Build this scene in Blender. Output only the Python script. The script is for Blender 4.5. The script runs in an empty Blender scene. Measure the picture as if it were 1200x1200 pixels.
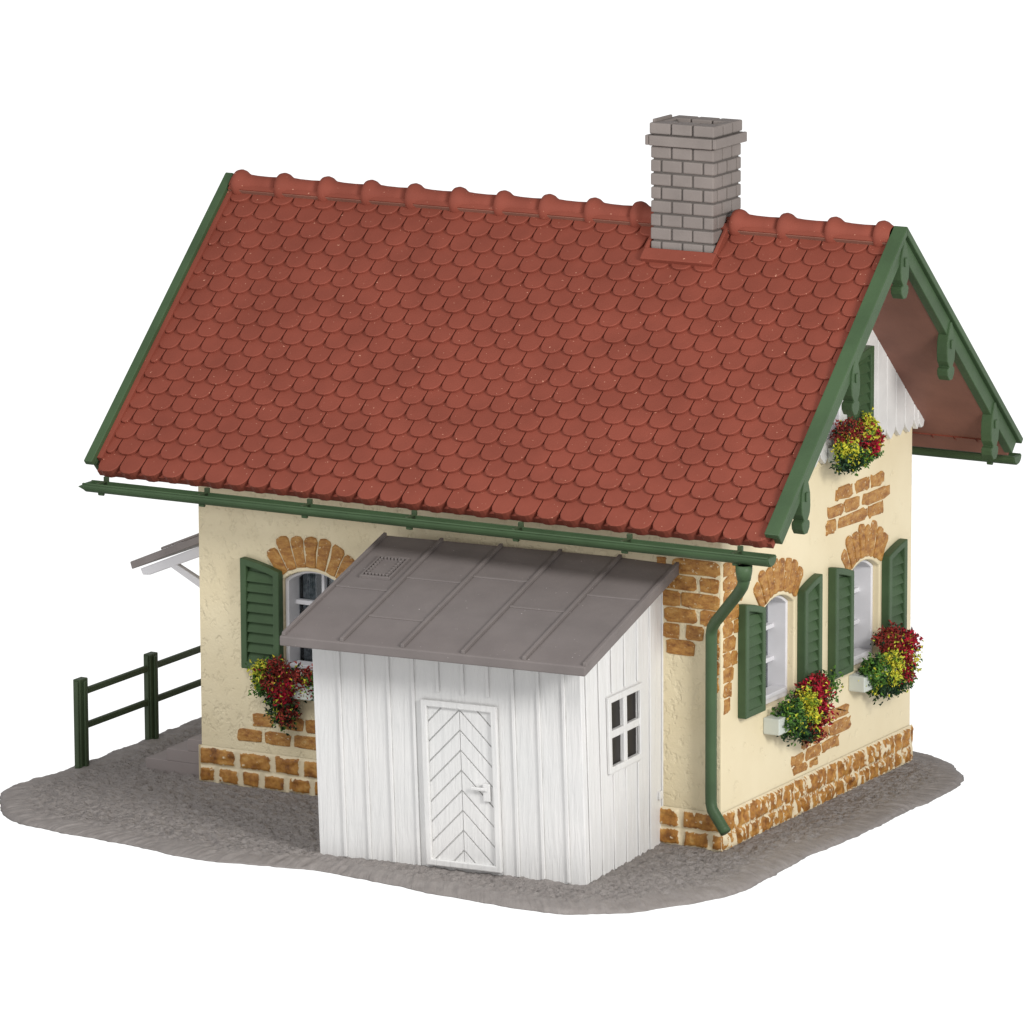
import bpy, bmesh, math, random
from mathutils import Vector, Matrix, noise
random.seed(7)
sc = bpy.context.scene
COL = sc.collection
R = math.radians

# ------------------------------------------------------------------ camera
CAM = Vector((35.7876, -68.8334, 20.2598))
YAW, PIT, ROLL, FPX = 2.0850164, -0.2006865, -0.0044206, 7273.19
f = Vector((math.cos(PIT)*math.cos(YAW), math.cos(PIT)*math.sin(YAW), math.sin(PIT)))
r = f.cross(Vector((0, 0, 1))).normalized(); u = r.cross(f)
r2 = r*math.cos(ROLL) + u*math.sin(ROLL); u2 = -r*math.sin(ROLL) + u*math.cos(ROLL)
cd = bpy.data.cameras.new('camera'); cam = bpy.data.objects.new('camera', cd); COL.objects.link(cam)
m = Matrix((r2, u2, -f)).transposed().to_4x4(); m.translation = CAM
cam.matrix_world = m
cd.sensor_width = 36; cd.lens = FPX/1200*36; cd.clip_start = 1; cd.clip_end = 500
sc.camera = cam
sc.render.resolution_x = 1024; sc.render.resolution_y = 1024

# ------------------------------------------------------------------ white studio surround
w = bpy.data.worlds.new('World'); sc.world = w; w.use_nodes = True
nt = w.node_tree; nt.nodes.clear()
wo = nt.nodes.new('ShaderNodeOutputWorld'); bg = nt.nodes.new('ShaderNodeBackground')
tc = nt.nodes.new('ShaderNodeTexCoord'); sx = nt.nodes.new('ShaderNodeSeparateXYZ')
cr = nt.nodes.new('ShaderNodeValToRGB'); mr = nt.nodes.new('ShaderNodeMapRange')
mr.inputs['From Min'].default_value = -1; mr.inputs['From Max'].default_value = 1
nt.links.new(tc.outputs['Generated'], sx.inputs[0]); nt.links.new(sx.outputs['Z'], mr.inputs['Value'])
nt.links.new(mr.outputs[0], cr.inputs[0]); nt.links.new(cr.outputs[0], bg.inputs[0]); nt.links.new(bg.outputs[0], wo.inputs[0])
e = cr.color_ramp.elements
e[0].position = 0.18; e[0].color = (.22, .22, .22, 1)
e[1].position = 0.30; e[1].color = (1, 1, 1, 1)
a = cr.color_ramp.elements.new(0.51); a.color = (1, 1, 1, 1)
a = cr.color_ramp.elements.new(0.60); a.color = (.36, .36, .37, 1)
bg.inputs[1].default_value = 1.0

def area(name, loc, target, size, power, col=(1, 1, 1)):
    l = bpy.data.lights.new(name, 'AREA'); l.size = size; l.energy = power; l.color = col
    o = bpy.data.objects.new(name, l); COL.objects.link(o); o.location = loc
    d = Vector(target)-Vector(loc); o.rotation_euler = d.to_track_quat('-Z', 'Y').to_euler()
    return o
area('softbox_key', (22, -12, 15), (-3, 1, 3), 7, 5600, (1, .985, .96))
area('softbox_top', (-6, -14, 17), (-4, 0, 3), 9, 1500, (1, 1, 1))

sc.view_settings.view_transform = 'Standard'; sc.view_settings.look = 'None'
sc.view_settings.exposure = .2; sc.view_settings.gamma = 1; sc.view_settings.use_curve_mapping = False
sc.render.engine = 'CYCLES'

# ------------------------------------------------------------------ materials
class NM:
    def __init__(s, name):
        s.m = bpy.data.materials.new(name); s.m.use_nodes = True; s.nt = s.m.node_tree
        s.nt.nodes.clear()
        s.out = s.n('ShaderNodeOutputMaterial'); s.b = s.n('ShaderNodeBsdfPrincipled')
        s.l(s.b.outputs[0], s.out.inputs[0]); s.b.inputs['Roughness'].default_value = .55
        s.co = s.n('ShaderNodeTexCoord').outputs['Object']
    def n(s, t): return s.nt.nodes.new(t)
    def l(s, a, b): s.nt.links.new(a, b)
    def map(s, scale, rot=(0, 0, 0), src=None):
        k = s.n('ShaderNodeMapping'); k.inputs['Scale'].default_value = scale; k.inputs['Rotation'].default_value = rot
        s.l(src or s.co, k.inputs[0]); return k.outputs[0]
    def noise(s, scale, detail=4, vec=None, rough=.55):
        k = s.n('ShaderNodeTexNoise'); k.inputs['Scale'].default_value = scale
        k.inputs['Detail'].default_value = detail; k.inputs['Roughness'].default_value = rough
        s.l(vec or s.co, k.inputs['Vector']); return k.outputs[0]
    def ramp(s, v, stops):
        k = s.n('ShaderNodeValToRGB'); el = k.color_ramp.elements
        while len(el) < len(stops): el.new(.5)
        for q, (p, c) in zip(el, stops):
            q.position = p; q.color = (*c, 1) if len(c) == 3 else c
        s.l(v, k.inputs[0]); return k.outputs[0]
    def fac(s, v, lo, hi):
        k = s.n('ShaderNodeMapRange'); k.inputs['From Min'].default_value = lo; k.inputs['From Max'].default_value = hi
        s.l(v, k.inputs[0]); return k.outputs[0]
    def mix(s, f_, a, b):
        k = s.n('ShaderNodeMix'); k.data_type = 'RGBA'
        for v, i in ((f_, 0), (a, 6), (b, 7)):
            if isinstance(v, (tuple, list)): k.inputs[i].default_value = (*v, 1)
            elif isinstance(v, float): k.inputs[i].default_value = v
            else: s.l(v, k.inputs[i])
        return k.outputs[2]
    def math(s, op, a, b):
        k = s.n('ShaderNodeMath'); k.operation = op
        for i, v in enumerate((a, b)):
            if isinstance(v, (float, int)): k.inputs[i].default_value = v
            else: s.l(v, k.inputs[i])
        return k.outputs[0]
    def color(s, c):
        if isinstance(c, tuple): s.b.inputs['Base Color'].default_value = (*c, 1)
        else: s.l(c, s.b.inputs['Base Color'])
    def bump(s, h, strength=.4, dist=.02):
        k = s.n('ShaderNodeBump'); k.inputs['Strength'].default_value = strength; k.inputs['Distance'].default_value = dist
        s.l(h, k.inputs['Height'])
        if getattr(s, '_lastb', None): s.l(s._lastb, k.inputs['Normal'])
        s._lastb = k.outputs[0]; s.l(k.outputs[0], s.b.inputs['Normal'])
    def dust(s, base, amount=.735, col=(.75, .65, .58), scale=14):
        n = s.noise(scale, 2); return s.mix(s.fac(n, amount, amount+.03), base, col)

def plastic(name, c, var=.12, rough=.55, spec=.4, bump=.15, dust=None, dcol=(.8, .72, .65), dscale=16):
    k = NM(name); lo = tuple(v*(1-var) for v in c); hi = tuple(min(1, v*(1+var)) for v in c)
    base = k.ramp(k.noise(1.7, 5), [(.35, lo), (.65, hi)])
    if dust: base = k.dust(base, dust, dcol, dscale)
    k.color(base); k.b.inputs['Roughness'].default_value = rough; k.b.inputs['Specular IOR Level'].default_value = spec
    k.bump(k.noise(38, 3), bump, .01)
    return k.m
M = {}
M['tile'] = plastic('red_tile_plastic', (.222, .056, .036), .08, .68, .16, .3, .725, (.62, .32, .22), 26)
M['green'] = plastic('green_plastic', (.050, .090, .040), .12, .5, .28, .35, .79, (.5, .55, .45), 20)
M['green_dark'] = plastic('dark_green_plastic', (.046, .070, .034), .12, .5, .3, .3)
M['soffit'] = plastic('brown_underside_plastic', (.235, .105, .075), .10, .6, .3, .1)
M['chimney'] = plastic('grey_brick_plastic', (.205, .178, .163), .09, .65, .25, .3)
M['mortar'] = plastic('grey_brick_joint', (.10, .088, .080), .1, .7, .2, .1)
M['shed_roof'] = plastic('grey_roof_plastic', (.172, .150, .143), .07, .58, .3, .3, .745, (.55, .50, .48), 26)
M['white_trim'] = plastic('white_window_plastic', (.70, .69, .71), .04, .4, .45, .1)
M['cladding'] = plastic('white_cladding_plastic', (.66, .65, .63), .06, .5, .4, .3)
M['planter'] = plastic('pale_grey_planter_plastic', (.52, .55, .50), .05, .5, .4, .1)
M['canopy'] = plastic('grey_canopy_plastic', (.25, .22, .21), .12, .55, .4, .4)
M['stair'] = plastic('grey_stair_plastic', (.27, .235, .225), .05, .6, .3, .15)
M['dark_pane'] = plastic('dark_brown_pane', (.016, .013, .011), .2, .35, .3, .05)
M['dark'] = plastic('painted_interior_shade', (.02, .018, .018), .1, .9, .1, 0)  # near-black colour standing in for the shade indoors

# white board plastic with fine vertical wood grain
k = NM('white_board_plastic')
v = k.map((13, 13, 1.1)); n1 = k.noise(1.0, 6, v, .6)
for nd in k.nt.nodes:
    if nd.type == 'TEX_NOISE': nd.inputs['Distortion'].default_value = .6
n2 = k.noise(1.0, 4, k.map((60, 60, 3)), .6)
k.color(k.ramp(k.noise(.9, 4), [(.3, (.66, .66, .65)), (.7, (.72, .71, .695))]))
k.bump(k.fac(n1, .38, .62), .34, .024); k.bump(n2, .15, .010); k.b.inputs['Roughness'].default_value = .42
M['board'] = k.m

# cream render: rough on the eaves side, smooth on the gable side
def stucco(name, strong):
    k = NM(name)
    base = k.ramp(k.noise(.8, 5), [(.3, (.69, .59, .385)), (.7, (.76, .665, .455))])
    if strong:
        v = k.map((1, 1, .75), (0, R(30), 0))
        n = k.noise(10, 3, v, .55)
        k.bump(k.fac(n, .33, .47), .5, .024); k.bump(k.noise(26, 3), .45, .016); k.bump(k.noise(2.5, 2), .3, .03)
    else:
        n = k.noise(6, 3); k.bump(k.fac(n, .30, .36), .4, .015); k.bump(k.noise(24, 3), .15, .01)
    k.color(base); k.b.inputs['Roughness'].default_value = .6
    return k.m
M['wall_rough'] = stucco('rough_cream_render', True)
M['wall_smooth'] = stucco('smooth_cream_render', False)

# ochre washed brick paint
k = NM('ochre_brick_paint')
n = k.noise(6.0, 7, k.map((1, 1, 2.2)), .72)
c = k.ramp(n, [(.30, (.14, .050, .010)), (.42, (.30, .122, .022)), (.55, (.43, .208, .045)), (.66, (.51, .285, .085)), (.75, (.64, .46, .25))])
k.color(k.mix(k.fac(k.noise(21, 4), .64, .69), c, (.66, .54, .34))); k.b.inputs['Roughness'].default_value = .6
k.bump(k.noise(12, 5), .9, .035)
M['brick'] = k.m
# rubble plinth, paint worn off the ridges (attribute 'paint')
k = NM('worn_plinth_paint')
at = k.n('ShaderNodeAttribute'); at.attribute_name = 'paint'
n = k.noise(6.0, 6, None, .65)
c = k.ramp(n, [(.32, (.14, .048, .009)), (.45, (.31, .128, .020)), (.58, (.45, .215, .042)), (.70, (.54, .32, .10))])
fac = k.fac(k.math('ADD', at.outputs['Fac'], k.math('MULTIPLY', k.math('SUBTRACT', k.noise(24, 4), .5), 1.5)), .42, .58)
k.color(k.mix(fac, (.70, .60, .41), c)); k.bump(k.noise(26, 4), .4, .02)
M['plinth'] = k.m

# grey ground: worm-like bumps inside, ridges running outward at the rim (uses the outline UV)
k = NM('grey_gravel_plastic')
uv = k.n('ShaderNodeUVMap'); uv.uv_map = 'rim'
sp = k.n('ShaderNodeSeparateXYZ'); k.l(uv.outputs[0], sp.inputs[0])
rimv = k.map((16, 2, 1), src=uv.outputs[0]); nr_ = k.noise(1.0, 4, rimv, .6)
ins = k.noise(10.5, 4, None, .6); ins2 = k.noise(22, 3, None, .6)
near = k.fac(sp.outputs['Y'], .55, .15)
k.color(k.ramp(k.noise(6, 5), [(.3, (.215, .192, .180)), (.7, (.28, .254, .239))]))
inn = k.math('MULTIPLY', k.math('SUBTRACT', 1.0, near), k.math('ADD', k.fac(ins, .36, .60), k.math('MULTIPLY', ins2, .6)))
k.bump(k.math('ADD', inn, k.math('MULTIPLY', near, nr_)), .65, .04)
k.bump(k.noise(30, 2), .3, .015)
k.b.inputs['Roughness'].default_value = .62
M['ground'] = k.m

# panes
k = NM('window_glass'); k.nt.nodes.remove(k.b)
tr = k.n('ShaderNodeBsdfTransparent'); tr.inputs[0].default_value = (.75, .78, .8, 1)
gl = k.n('ShaderNodeBsdfGlossy'); gl.inputs['Roughness'].default_value = .08
mx = k.n('ShaderNodeMixShader'); fr = k.n('ShaderNodeFresnel'); fr.inputs[0].default_value = 1.5
k.l(fr.outputs[0], mx.inputs[0]); k.l(tr.outputs[0], mx.inputs[1]); k.l(gl.outputs[0], mx.inputs[2]); k.l(mx.outputs[0], k.out.inputs[0])
M['glass'] = k.m
k = NM('net_curtain'); k.color(k.ramp(k.noise(16, 4), [(.4, (.35, .36, .37)), (.6, (.75, .75, .75))])); k.bump(k.noise(18, 3), .6, .03)
M['curtain'] = k.m
def leafmat(name, c1, c2):
    k = NM(name)
    k.color(k.ramp(k.noise(11, 3), [(.35, c1), (.65, c2)])); k.b.inputs['Roughness'].default_value = .7
    k.b.inputs['Specular IOR Level'].default_value = .2
    return k.m
M['leaf'] = leafmat('green_flock', (.018, .055, .014), (.13, .28, .045))
M['leaf_dark'] = leafmat('dark_flock', (.008, .022, .012), (.03, .07, .03))
M['yellow'] = leafmat('yellow_flock', (.24, .36, .03), (.80, .70, .07))
M['red'] = leafmat('red_flock', (.16, .006, .012), (.62, .020, .060))
M['maroon'] = leafmat('maroon_flock', (.10, .012, .012), (.36, .05, .035))

# ------------------------------------------------------------------ mesh helpers
class MB:
    def __init__(s): s.v = []; s.f = []; s.mi = []; s.cur = 0
    def add(s, vs, fs):
        o = len(s.v); s.v += [tuple(p) for p in vs]
        s.f += [tuple(i+o for i in q) for q in fs]; s.mi += [s.cur]*len(fs)
    def box(s, x0, x1, y0, y1, z0, z1, T=None):
        vs = [(x, y, z) for x in (x0, x1) for y in (y0, y1) for z in (z0, z1)]
        if T: vs = [T(*p) for p in vs]
        s.add(vs, [(0, 1, 3, 2), (4, 6, 7, 5), (0, 4, 5, 1), (2, 3, 7, 6), (0, 2, 6, 4), (1, 5, 7, 3)])
    def prism(s, poly, T, d0, d1):
        n = len(poly)
        vs = [T(a, b, d0) for a, b in poly]+[T(a, b, d1) for a, b in poly]
        s.add(vs, [tuple(range(n)), tuple(range(2*n-1, n-1, -1))]+[(i, i+n, (i+1) % n+n, (i+1) % n) for i in range(n)])
    def loft(s, rings, cap=True, closed=True):
        n = len(rings[0]); vs = [p for q in rings for p in q]; fs = []
        for i in range(len(rings)-1):
            for j in range(n if closed else n-1):
                k_ = (j+1) % n
                fs.append((i*n+j, i*n+k_, (i+1)*n+k_, (i+1)*n+j))
        if cap: fs += [tuple(range(n)), tuple(range(len(vs)-1, len(vs)-n-1, -1))]
        s.add(vs, fs)
    def tube(s, pts, rad, seg=12):
        pts = [Vector(p) for p in pts]; rings = []; a_ = None
        for i, p in enumerate(pts):
            t = (pts[min(i+1, len(pts)-1)]-pts[max(i-1, 0)]).normalized()
            if a_ is None: a_ = t.cross(Vector((0, 0, 1)) if abs(t.z) < .9 else Vector((1, 0, 0)))
            a_ = (a_-t*a_.dot(t)).normalized(); b_ = t.cross(a_)
            rr = rad[i] if isinstance(rad, (list, tuple)) else rad
            rings.append([p+(a_*math.cos(2*math.pi*j/seg)+b_*math.sin(2*math.pi*j/seg))*rr for j in range(seg)])
        s.loft(rings)
    def build(s, name, mats, parent=None, bevel=0, seg=2, smooth=False, ang=35):
        me = bpy.data.meshes.new(name); me.from_pydata(s.v, [], s.f); me.update()
        if not isinstance(mats, (list, tuple)): mats = [mats]
        for q in mats: me.materials.append(q)
        me.polygons.foreach_set('material_index', s.mi)
        b = bmesh.new(); b.from_mesh(me); bmesh.ops.recalc_face_normals(b, faces=b.faces); b.to_mesh(me); b.free()
        if smooth: me.polygons.foreach_set('use_smooth', [True]*len(me.polygons))
        o = bpy.data.objects.new(name, me); COL.objects.link(o)
        if parent: o.parent = parent
        if bevel:
            md = o.modifiers.new('bevel', 'BEVEL'); md.width = bevel; md.segments = seg; md.limit_method = 'ANGLE'
            md.angle_limit = R(ang); md.use_clamp_overlap = True
        return o
def panel(name, outer, holes, T, d0, d1, mats, parent=None, bevel=0):
    """flat panel with real openings"""
    b = bmesh.new(); loops = [outer]+holes
    for d in (d0, d1):
        es = []
        for lp in loops:
            vs = [b.verts.new(T(x, y, d)) for x, y in lp]
            es += [b.edges.new((vs[i], vs[(i+1) % len(vs)])) for i in range(len(vs))]
        bmesh.ops.triangle_fill(b, edges=es, use_beauty=True)
    b.verts.ensure_lookup_table(); n = len(b.verts)//2; o = 0
    for lp in loops:
        for i in range(len(lp)):
            j = (i+1) % len(lp)
            b.faces.new([b.verts[q] for q in (o+i, o+j, o+j+n, o+i+n)])
        o += len(lp)
    bmesh.ops.recalc_face_normals(b, faces=b.faces)
    me = bpy.data.meshes.new(name); b.to_mesh(me); b.free()
    for q in (mats if isinstance(mats, (list, tuple)) else [mats]): me.materials.append(q)
    ob = bpy.data.objects.new(name, me); COL.objects.link(ob)
    if parent: ob.parent = parent
    if bevel:
        md = ob.modifiers.new('bevel', 'BEVEL'); md.width = bevel; md.segments = 2; md.limit_method = 'ANGLE'; md.angle_limit = R(40)
    return ob
def thing(name, label, cat, loc=(0, 0, 0), rotz=0, group=None):
    o = bpy.data.objects.new(name, None); COL.objects.link(o); o.location = loc; o.rotation_euler = (0, 0, rotz)
    o['label'] = label; o['category'] = cat
    if group: o['group'] = group
    o.empty_display_size = .3
    return o
ID = lambda x, y, z: (x, y, z)
FT = lambda a, b, d: (a, .05-d, b)           # eaves wall: a = x, b = z, d = outward
GT = lambda a, b, d: (-.05+d, a, b)          # gable wall: a = y
LT = lambda a, b, d: (-7.95-d, a, b)         # far gable wall
BT = lambda a, b, d: (a, W-.05+d, b)         # rear wall

# ------------------------------------------------------------------ key dimensions
L, W, OX, E_, H, HE = 8.0, 5.672, 1.20, .828, 7.851, 4.438
TAN = (H-HE)/(W/2+E_); TH = math.atan(TAN); CS, SN = math.cos(TH), math.sin(TH); YR = W/2
def SL(x, s, h, side=-1):
    """point on a roof slope: s metres up from the eave along the slope, h above the bargeboard plane"""
    y = -E_+s*CS - h*SN; z = HE+s*SN + h*CS
    return (x, y if side < 0 else W-y, z)
SLEN = (W/2+E_)/CS

# ------------------------------------------------------------------ ground plate
def cat(pts, n):
    out = []
    for i in range(len(pts)):
        p0, p1, p2, p3 = [Vector(pts[(i+j-1) % len(pts)]) for j in range(4)]
        for t in range(n):
            t /= n
            out.append(.5*((2*p1)+(-p0+p2)*t+(2*p0-5*p1+4*p2-p3)*t*t+(-p0+3*p1-3*p2+p3)*t**3))
    return out
OUT = [(-9.80, -2.0), (-9.25, -2.64), (-8.35, -2.90), (-7.2, -3.02), (-6.0, -3.24), (-4.9, -3.10), (-4.05, -3.0), (-3.05, -3.17),
       (-1.82, -3.34), (-.75, -3.36), (-.12, -3.12), (.40, -2.52), (.88, -1.58), (.93, -.55), (.88, .68), (.97, 1.75), (.98, 3.3),
       (1.00, 4.25), (.94, 5.12), (.60, 5.72), (.22, 6.05), (-.4, 6.35), (-2.5, 6.7), (-5, 6.6), (-7.5, 6.8), (-9.6, 6.5),
       (-10.12, 5.2), (-10.08, 3.3), (-10.05, 1.6), (-10.05, .2), (-10.16, -.95), (-10.12, -1.45)]
ol = cat(OUT, 48)
N = len(ol)
ol = [p+Vector((noise.noise((p.x*2.2, p.y*2.2, 0)), noise.noise((p.x*2.2, p.y*2.2, 9))))*.05
      + Vector((noise.noise((p.x*9, p.y*9, 3)), noise.noise((p.x*9, p.y*9, 5))))*.022 for p in ol]
GC = Vector((-4.5, 1.6))
nrm = []
for i in range(N):
    t = (ol[(i+12) % N]-ol[(i-12) % N]).normalized(); nrm.append(Vector((-t.y, t.x)))
arc = [0]
for i in range(N): arc.append(arc[-1]+(ol[(i+1) % N]-ol[i]).length)
ss = [-.008, -.002, 0, .003, .008, .014]+[.020+.0058*i for i in range(112)]
def gprof(d):
    pts = [(-.05, -.090), (-.012, -.080), (0, -.068), (.03, -.050), (.10, -.034), (.22, -.018), (.36, -.007), (.5, 0)]
    if d <= pts[0][0]: return pts[0][1]
    for (a_, za), (b_, zb) in zip(pts, pts[1:]):
        if d <= b_: return za+(zb-za)*(d-a_)/(b_-a_)
    return 0
vs = []; fs = []; fu = []
for q, s_ in enumerate(ss):
    for i in range(N):
        p = ol[i]; v_ = GC-p; d = s_*v_.dot(nrm[i])*.98; P = p+v_*s_
        x, y = P.x, P.y; z = gprof(d)
        k1 = min(1, max(0, (d-.18+.15*noise.noise((x*2, y*2, 3)))/.3))
        if d > -.0:
            wv = 1-abs(noise.noise((x*7.5, y*9.5, 1.5)))*3.2
            wv = max(-.6, wv)*.6+noise.noise((x*15, y*15, 4))*.8
            rim = noise.noise((arc[i]*9.5, d*1.3, 2))*.9+noise.noise((arc[i]*19, d*3, 6))*.6
            pit = max(0, noise.noise((x*8.5, y*10.5, 12))-.16)+max(0, noise.noise((x*15, y*17, 31))-.25)*.8
            sx_, sy_ = x+4.536, y+2.527; lx, ly = sx_*.99765+sy_*.0685, -sx_*.0685+sy_*.99765
            q_ = max(-lx, lx-3.79, -ly); q2 = max(x, -8-x, -y, y-5.7)
            k1 *= min(1, max(.0, (min(q_ if q_ > 0 else 0, q2 if q2 > 0 else 0)-.03)/.14))
            z += -k1*min(.34, pit)*.13 + (k1*(wv-.5)*.030+(1-k1)*rim*.026*min(1, d/.05)) + noise.noise((x*1.1, y*1.1, 8))*.02*(1-k1)
        vs.append((x, y, z)); fu.append((arc[i], max(0, d)))
for q in range(len(ss)-1):
    for i in range(N):
        j = (i+1) % N; fs.append((q*N+i, q*N+j, (q+1)*N+j, (q+1)*N+i))
o_ = (len(ss)-1)*N; vs.append((GC.x, GC.y, -.02)); vs.append((GC.x, GC.y, -.10)); fu += [(0, 2), (0, 2)]
for i in range(N):
    j = (i+1) % N; fs.append((o_+i, o_+j, len(vs)-2)); fs.append((j, i, len(vs)-1))
me = bpy.data.meshes.new('ground'); me.from_pydata(vs, [], fs); me.update()
uvl = me.uv_layers.new(name='rim'); buf = []
for lp in me.loops: buf += fu[lp.vertex_index]
uvl.data.foreach_set('uv', buf)
me.polygons.foreach_set('use_smooth', [True]*len(me.polygons))
b = bmesh.new(); b.from_mesh(me); bmesh.ops.recalc_face_normals(b, faces=b.faces); b.to_mesh(me); b.free()
me.materials.append(M['ground'])
g = bpy.data.objects.new('ground', me); COL.objects.link(g); g['kind'] = 'structure'
g['label'] = 'grey moulded gravel ground plate with a wavy thin rim'

# ------------------------------------------------------------------ house
house = thing('house', 'cream model cottage with red tiled gable roof, green trim and grey brick chimney', 'house', (-4, W/2, 0))
house.location = (0, 0, 0)
WZ = 4.93   # where eaves wall meets the underside of the roof
def arch_open(c, w_=.94, z0=1.62, zs=2.90, rise=.16, n=12):
    h = w_/2; rad = (h*h+rise*rise)/(2*rise); zc = zs+rise-rad; a0 = math.asin(h/rad)
    return [(c-h, z0), (c+h, z0)]+[(c+rad*math.sin(a0-2*a0*i/n), zc+rad*math.cos(a0-2*a0*i/n)) for i in range(n+1)]
FWIN, GW1, GW2, AW = -6.19, 1.64, 4.17, 2.836
p_ = .05
panel('wall', [(-L+p_+.003, 0.02), (-p_-.003, .02), (-p_-.003, WZ), (-L+p_+.003, WZ)], [arch_open(FWIN), arch_open(-2.2)], FT, 0, -.14, M['wall_rough'], house, .02)
gz = lambda y: HE+TAN*(min(y, W-y)+E_)-.30
att = [(AW-.42, 4.95), (AW+.42, 4.95), (AW+.42, 6.0), (AW-.42, 6.0)]
gab = [(p_+.001, .02), (W-p_-.003, .02), (W-p_-.003, gz(W-p_)), (YR, gz(YR)), (p_+.001, gz(p_))]
panel('wall', gab, [arch_open(GW1), arch_open(GW2), att], GT, 0, -.14, M['wall_smooth'], house, .02)
panel('wall', gab, [[(.7, .55), (1.7, .55), (1.7, 2.6), (.7, 2.6)]], LT, 0, -.14, M['wall_rough'], house)
panel('wall', [(-L+p_+.003, 0.02), (-p_-.003, .02), (-p_-.003, WZ), (-L+p_+.003, WZ)], [], BT, 0, -.14, M['wall_rough'], house)
# solid block behind the windows, room shade put into its near-black colour
mb = MB(); mb.box(-7.7, -.55, .75, W-.3, .03, 4.9); mb.build('interior_shade_block', M['dark'], house)

# rubble plinth with relief
def plinth(length, T, seed, ribbed, rows, mat, corner=True):
    da = .018; dz = .016; na = int(length/da); z1 = .5; nz = int(z1/dz)
    rnd = random.Random(seed); rowdefs = []
    for (za, zb, wl) in rows:
        xs = [0]; 
        while xs[-1] < length: xs.append(xs[-1]+wl*rnd.uniform(.55, 1.2))
        rowdefs.append((za, zb, xs))
    vs, fs, paint = [], [], []
    for i in range(na+1):
        a_ = length*i/na
        for j in range(nz+1):
            z = z1*j/nz
            msk = 0
            for za, zb, xs in rowdefs:
                if za <= z <= zb:
                    for q in range(len(xs)-1):
                        if xs[q] <= a_ < xs[q+1]:
                            dx = min(a_-xs[q]-.035, xs[q+1]-.035-a_); dd = min(dx+.008, z-za-.008, zb-.012-z)
                            dd += noise.noise((a_*6, z*6, seed))*.02
                            msk = max(0, min(1, dd/.035))
            if ribbed:
                rb = noise.noise((a_*15+z*4, z*4.0, seed+3))*.65+noise.noise((a_*24, z*10, seed+5))*.5
                h = .022+msk*.018+rb*.06*(.6+.4*msk); pt = .50+msk*.48-max(0, rb-.04)*1.9-(.25 if z > .47 else 0)
            else:
                rb = noise.noise((a_*7, z*12, seed+3))*.55+noise.noise((a_*18, z*18, seed+5))*.45
                h = .012+msk*.032+rb*.022*msk; pt = msk*1.0-max(0, rb-.14)*1.9
            ec = min(a_, length-a_)
            h = max(.004, h)
            if ec < .05: h *= max(.25, ec/.05)
            tz = 1-max(0, (z-(z1-.03))/.03)
            vs.append(T(a_, z, h*tz+.0)); paint.append(max(0, min(1, pt)))
    for i in range(na):
        for j in range(nz):
            q = i*(nz+1)+j; fs.append((q, q+nz+1, q+nz+2, q+1))
    me = bpy.data.meshes.new('plinth'); me.from_pydata(vs, [], fs); me.update()
    at = me.attributes.new('paint', 'FLOAT', 'POINT'); at.data.foreach_set('value', paint)
    me.polygons.foreach_set('use_smooth', [True]*len(me.polygons)); me.materials.append(mat)
    b = bmesh.new(); b.from_mesh(me); bmesh.ops.recalc_face_normals(b, faces=b.faces)
    b.faces.ensure_lookup_table(); b.to_mesh(me); b.free()
    o = bpy.data.objects.new('plinth', me); COL.objects.link(o); o.parent = house
    return o
P0 = .035
plinth(L-.02, lambda a_, z, h: (-L+.01+a_, P0-h, z), 3, False, [(0, .235, .42), (.235, .5, .60)], M['plinth'])
plinth(W-.02, lambda a_, z, h: (-P0+h, .01+a_, z), 8, True, [(0, .22, .42), (.22, .5, .5)], M['plinth'])
plinth(W-.02, lambda a_, z, h: (-L+P0-h, .01+a_, z), 12, False, [(0, .235, .42), (.235, .5, .60)], M['plinth'])
mb = MB(); mb.box(-L+P0-.0, -P0, P0+.0, W, -.07, .47); mb.build('plinth_core', M['wall_smooth'], house)

# brick patches and arches, a little proud of the render
def blob_brick(mb, a0, a1, z0, z1, T, d=.014, rnd=random, jit=.018):
    w_, h_ = a1-a0+.022, z1-z0+.010; ca, cz = (a0+a1)/2, (z0+z1)/2; pts = []
    for i in range(16):
        t = 2*math.pi*(i+.5)/16; ct, st = math.cos(t), math.sin(t)
        sq = lambda c_: math.copysign(abs(c_)**.32, c_)
        pts.append((ca+sq(ct)*w_/2+rnd.uniform(-jit, jit), cz+sq(st)*h_/2+rnd.uniform(-jit, jit)*.7))
    inn = [(ca+(x-ca)*.93, cz+(y-cz)*.86) for x, y in pts]
    dj = d*rnd.uniform(.7, 1.3)
    mb.loft([[T(x, y, -.004) for x, y in pts], [T(x, y, dj*.6) for x, y in pts], [T(x, y, dj) for x, y in inn]])
def patch(rows, T, seed, jit=.014, name='brick_patch'):
    rnd = random.Random(seed); mb = MB()
    for z0, h_, bricks in rows:
        for a0, a1 in bricks: blob_brick(mb, a0, a1, z0, z0+h_, T, rnd=rnd, jit=jit)
    return mb.build(name, M['brick'], house, smooth=False)
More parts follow.
